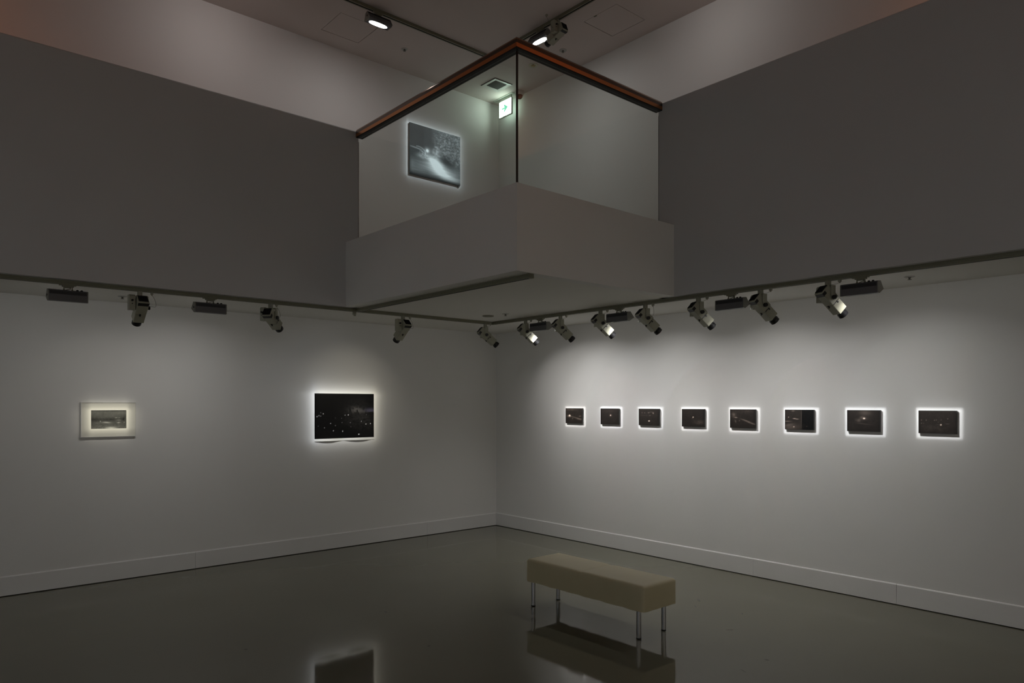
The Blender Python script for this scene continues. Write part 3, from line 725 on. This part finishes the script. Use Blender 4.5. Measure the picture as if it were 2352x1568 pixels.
# ================================================================= CEILING FITTINGS
def sprinkler(x, y, z, label, r=.036):
    t = empty('fire_sprinkler', (x, y, z), 0, label, 'sprinkler')
    bm = bmesh.new(); lathe(bm, [(0, -.001), (r*.6, -.001), (r, -.001), (r, -.004), (r*.72, -.008), (r*.5, -.004), (0, -.004)], 24); part('escutcheon', bm, M['ring'], t, True)
    bm = bmesh.new(); lathe(bm, [(.010, -.004), (.010, -.012), (.006, -.015), (.006, -.020), (.015, -.021), (.013, -.024), (0, -.024)], 16); part('nozzle', bm, M['sprink'], t, True)
sprinkler(-1.757, -.526, ZU, 'small sprinkler head on the upper ceiling near the left access hatch')
sprinkler(-.421, -1.655, ZU, 'sprinkler head on the upper ceiling just over the right handrail', .042)
sprinkler(-1.292, -1.694, ZC, 'tiny sprinkler head under the soffit near the inner corner')
sprinkler(-.477, -5.243, ZC, 'sprinkler head under the soffit beyond the last washer of the right track')
sprinkler(-4.539, -.435, ZC, 'sprinkler head under the soffit beside the first left spotlight')
t = empty('smoke_detector', (-1.311, -1.436, ZC), 0, 'flat round beige detector disc under the soffit near the corner of the tracks', 'detector')
bm = bmesh.new(); lathe(bm, [(0, -.0), (.060, 0), (.060, -.006), (.050, -.010), (.0, -.010)], 28); part('disc', bm, M['track'], t, True)
bm = bmesh.new(); lathe(bm, [(.016, -.010), (.014, -.015), (0, -.016)], 16); part('sensor', bm, M['ivory'], t, True)
t = empty('downlight', (-.428, -1.180, ZU), 0, 'round recessed downlight on the upper ceiling seen through the right glass', 'downlight')
bm = bmesh.new(); lathe(bm, [(.058, 0), (.058, -.005), (.048, -.006), (.038, -.001), (.028, -.001), (0, -.001)], 28); part('trim_ring', bm, mat('downlight_trim', (.55, .53, .42), .4), t, True)
bm = bmesh.new(); lathe(bm, [(.026, -.001), (.022, -.008), (.010, -.012), (0, -.012)], 20); part('reflector', bm, mat('downlight_brass', (.60, .52, .30), .2, .9), t, True)

# air vent
t = empty('air_vent', (-.425, -.515, ZU), 0, 'square white framed air vent on the upper ceiling lit by the exit sign', 'vent')
a, b_, h = .138, .088, .016
bm = bmesh.new()
def frus(bm, a, b, z0, z1):
    o_ = [bm.verts.new((sx*a, sy*a, z0)) for sx, sy in ((-1,-1),(1,-1),(1,1),(-1,1))]; i_ = [bm.verts.new((sx*b, sy*b, z1)) for sx, sy in ((-1,-1),(1,-1),(1,1),(-1,1))]
    u_ = [bm.verts.new((sx*a, sy*a, 0)) for sx, sy in ((-1,-1),(1,-1),(1,1),(-1,1))]
    for k in range(4):
        l = (k+1) % 4; bm.faces.new((o_[k], o_[l], i_[l], i_[k])); bm.faces.new((u_[k], u_[l], o_[l], o_[k]))
frus(bm, a-.006, b_, -.010, -.004)
part('frame', bm, M['camwhite'], t)
bm = bmesh.new()
for q in ((-a, a, -a, -a+.005), (-a, a, a-.005, a), (-a, -a+.005, -a+.005, a-.005), (a-.005, a, -a+.005, a-.005)): box(bm, q[0], q[1], q[2], q[3], -.006, 0)
part('outline', bm, M['grille'], t)
part('grille_back', B(-b_, b_, -b_, b_, -.003, -.001), M['grille'], t)
bm = bmesh.new()
for k in range(12):
    x_ = -b_+.006+k*.0148; box(bm, x_, x_+.004, -b_+.001, b_-.001, -.009, -.003)
part('grille', bm, M['grille'], t)

# dome camera
t = empty('security_camera', (-.085, -.555, ZU), 0, 'white dome security camera on the upper ceiling beside the exit sign', 'camera')
bm = bmesh.new(); lathe(bm, [(0, 0), (.058, 0), (.060, -.004), (.058, -.034), (.052, -.046), (.034, -.050), (0, -.050)], 32); part('housing', bm, M['camwhite'], t, True)
bm = bmesh.new(); lathe(bm, [(.042, -.047), (.043, -.056), (.038, -.074), (.026, -.088), (.012, -.095), (0, -.097)], 28); part('dome', bm, M['camdome'], t, True)

# exit sign
t = empty('exit_sign', (-.115, -.330, ZU), 0, 'lit white exit sign with a green arrow hanging upstairs near the corner', 'sign')
part('ceiling_plate', B(-.035, .035, -.155, .215, -.006, 0), M['signbody'], t)
bm = bmesh.new(); box(bm, -.011, .011, -.122, .122, -.252, -.038); bevel(bm, .003, 2); part('light_box', bm, M['signbody'], t)
part('hanger', B(-.009, .009, -.110, .110, -.038, -.006), M['signbody'], t)
part('face_panel', B(-.0135, -.0112, -.113, .113, -.242, -.048), M['signface'], t)
part('face_panel', B(.0112, .0135, -.113, .113, -.242, -.048), mat('sign_rear_face', (.9, .95, .9), .4, emit=(.75, 1.0, .84), estr=1.3), t)
ar = [(-.062, .010), (-.010, .010), (-.030, .046), (-.008, .046), (.056, 0), (-.008, -.046), (-.030, -.046), (-.010, -.010), (-.062, -.010)]
bm = bmesh.new(); prism(bm, [(a_, b2) for a_, b2 in ar], (lambda a_, b2: (-.0150, -a_, b2-.146), lambda a_, b2: (-.0134, -a_, b2-.146)))
part('arrow', bm, M['arrow'], t)

# ================================================================= BENCH
t = empty('upholstered_bench', (-2.067, -3.645, 0), 0, 'long backless bench with cream vinyl seat and four metal legs', 'bench')
def seat():
    hx, hy, z0, z1 = .1835, .585, .200, .376; nx, ny, nz = 16, 64, 8; r = .022
    bm = bmesh.new(); cache = {}
    def fix(p):
        x, y, z = p
        cx = max(-hx+r, min(hx-r, x)); cy = max(-hy+r, min(hy-r, y)); cz = min(z1-r, z)
        d = Vector((x-cx, y-cy, max(0, z-cz)))
        if d.length > 1e-6:
            n_ = sum(1 for q in (d.x, d.y, d.z) if abs(q) > 1e-6)
            if n_ > 1: d = d.normalized()*r
        q = Vector((cx, cy, min(z, cz))) + d
        if z > z1-r-.001:
            q.z += .005*(1-(x/hx)**2)*(1-(y/hy)**4) - .004*math.exp(-((y-.005)/.006)**2) - .004*math.exp(-((y-.005)/.05)**2)
        else:
            q.x += .0015*math.sin(y*23+z*9)*(1 if x > 0 else -1)
        if z < z0+.001: q.z += .0015*math.sin(y*31+1)+.0010*math.sin(y*57) + .001*math.sin(x*60)
        return q
    def V(i, j, k):
        if (i, j, k) not in cache:
            cache[(i, j, k)] = bm.verts.new(fix((-hx+2*hx*xs[i], -hy+2*hy*ys[j], z0+(z1-z0)*zs[k])))
        return cache[(i, j, k)]
    e = [0, .02, .05, .09]
    xs = [0, .03, .06, .12] + [.12+.76*i/8 for i in range(1, 8)] + [.88, .94, .97, 1]
    ys = [0, .009, .018, .035] + [.035+(.49-.035)*i/16 for i in range(1, 17)] + [.497, .5043, .511] + [.518+(.965-.518)*i/16 for i in range(0, 17)] + [.982, .991, 1]
    zs = [0, .25, .5, .75, .875, .93, .965, 1]
    nx, ny, nz = len(xs)-1, len(ys)-1, len(zs)-1
    for i in range(nx):
        for j in range(ny):
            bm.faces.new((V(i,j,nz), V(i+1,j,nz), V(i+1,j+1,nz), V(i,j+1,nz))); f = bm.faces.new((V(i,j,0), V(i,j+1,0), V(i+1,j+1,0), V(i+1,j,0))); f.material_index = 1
    for k in range(nz):
        for i in range(nx):
            bm.faces.new((V(i,0,k), V(i+1,0,k), V(i+1,0,k+1), V(i,0,k+1))); bm.faces.new((V(i,ny,k), V(i,ny,k+1), V(i+1,ny,k+1), V(i+1,ny,k)))
        for j in range(ny):
            bm.faces.new((V(0,j,k), V(0,j,k+1), V(0,j+1,k+1), V(0,j+1,k))); bm.faces.new((V(nx,j,k), V(nx,j+1,k), V(nx,j+1,k+1), V(nx,j,k+1)))
    return bm
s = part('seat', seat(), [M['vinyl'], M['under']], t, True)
def piping():
    bm = bmesh.new(); hx, hy = .1825, .584
    for sx in (-1, 1):
        for sy in (-1, 1): tube(bm, [(sx*(hx-.006), sy*(hy-.006), .203), (sx*(hx-.006), sy*(hy-.006), .36)], .0022, 6)
    return bm
part('piping', piping(), M['vinyl'], s)
for lx in (-.138, .138):
    for ly in (-.507, .548):
        bm = bmesh.new(); cyl(bm, (lx, ly, .006), (lx, ly, .206), .0165, n=28); l = part('leg', bm, M['chrome'], t, True)
        bm = bmesh.new(); lathe(bm, [(0, 0), (.015, 0), (.0175, .003), (.0175, .008), (.0165, .009)], 24, (lx, ly, 0)); part('foot', bm, M['rubber'], l, True)
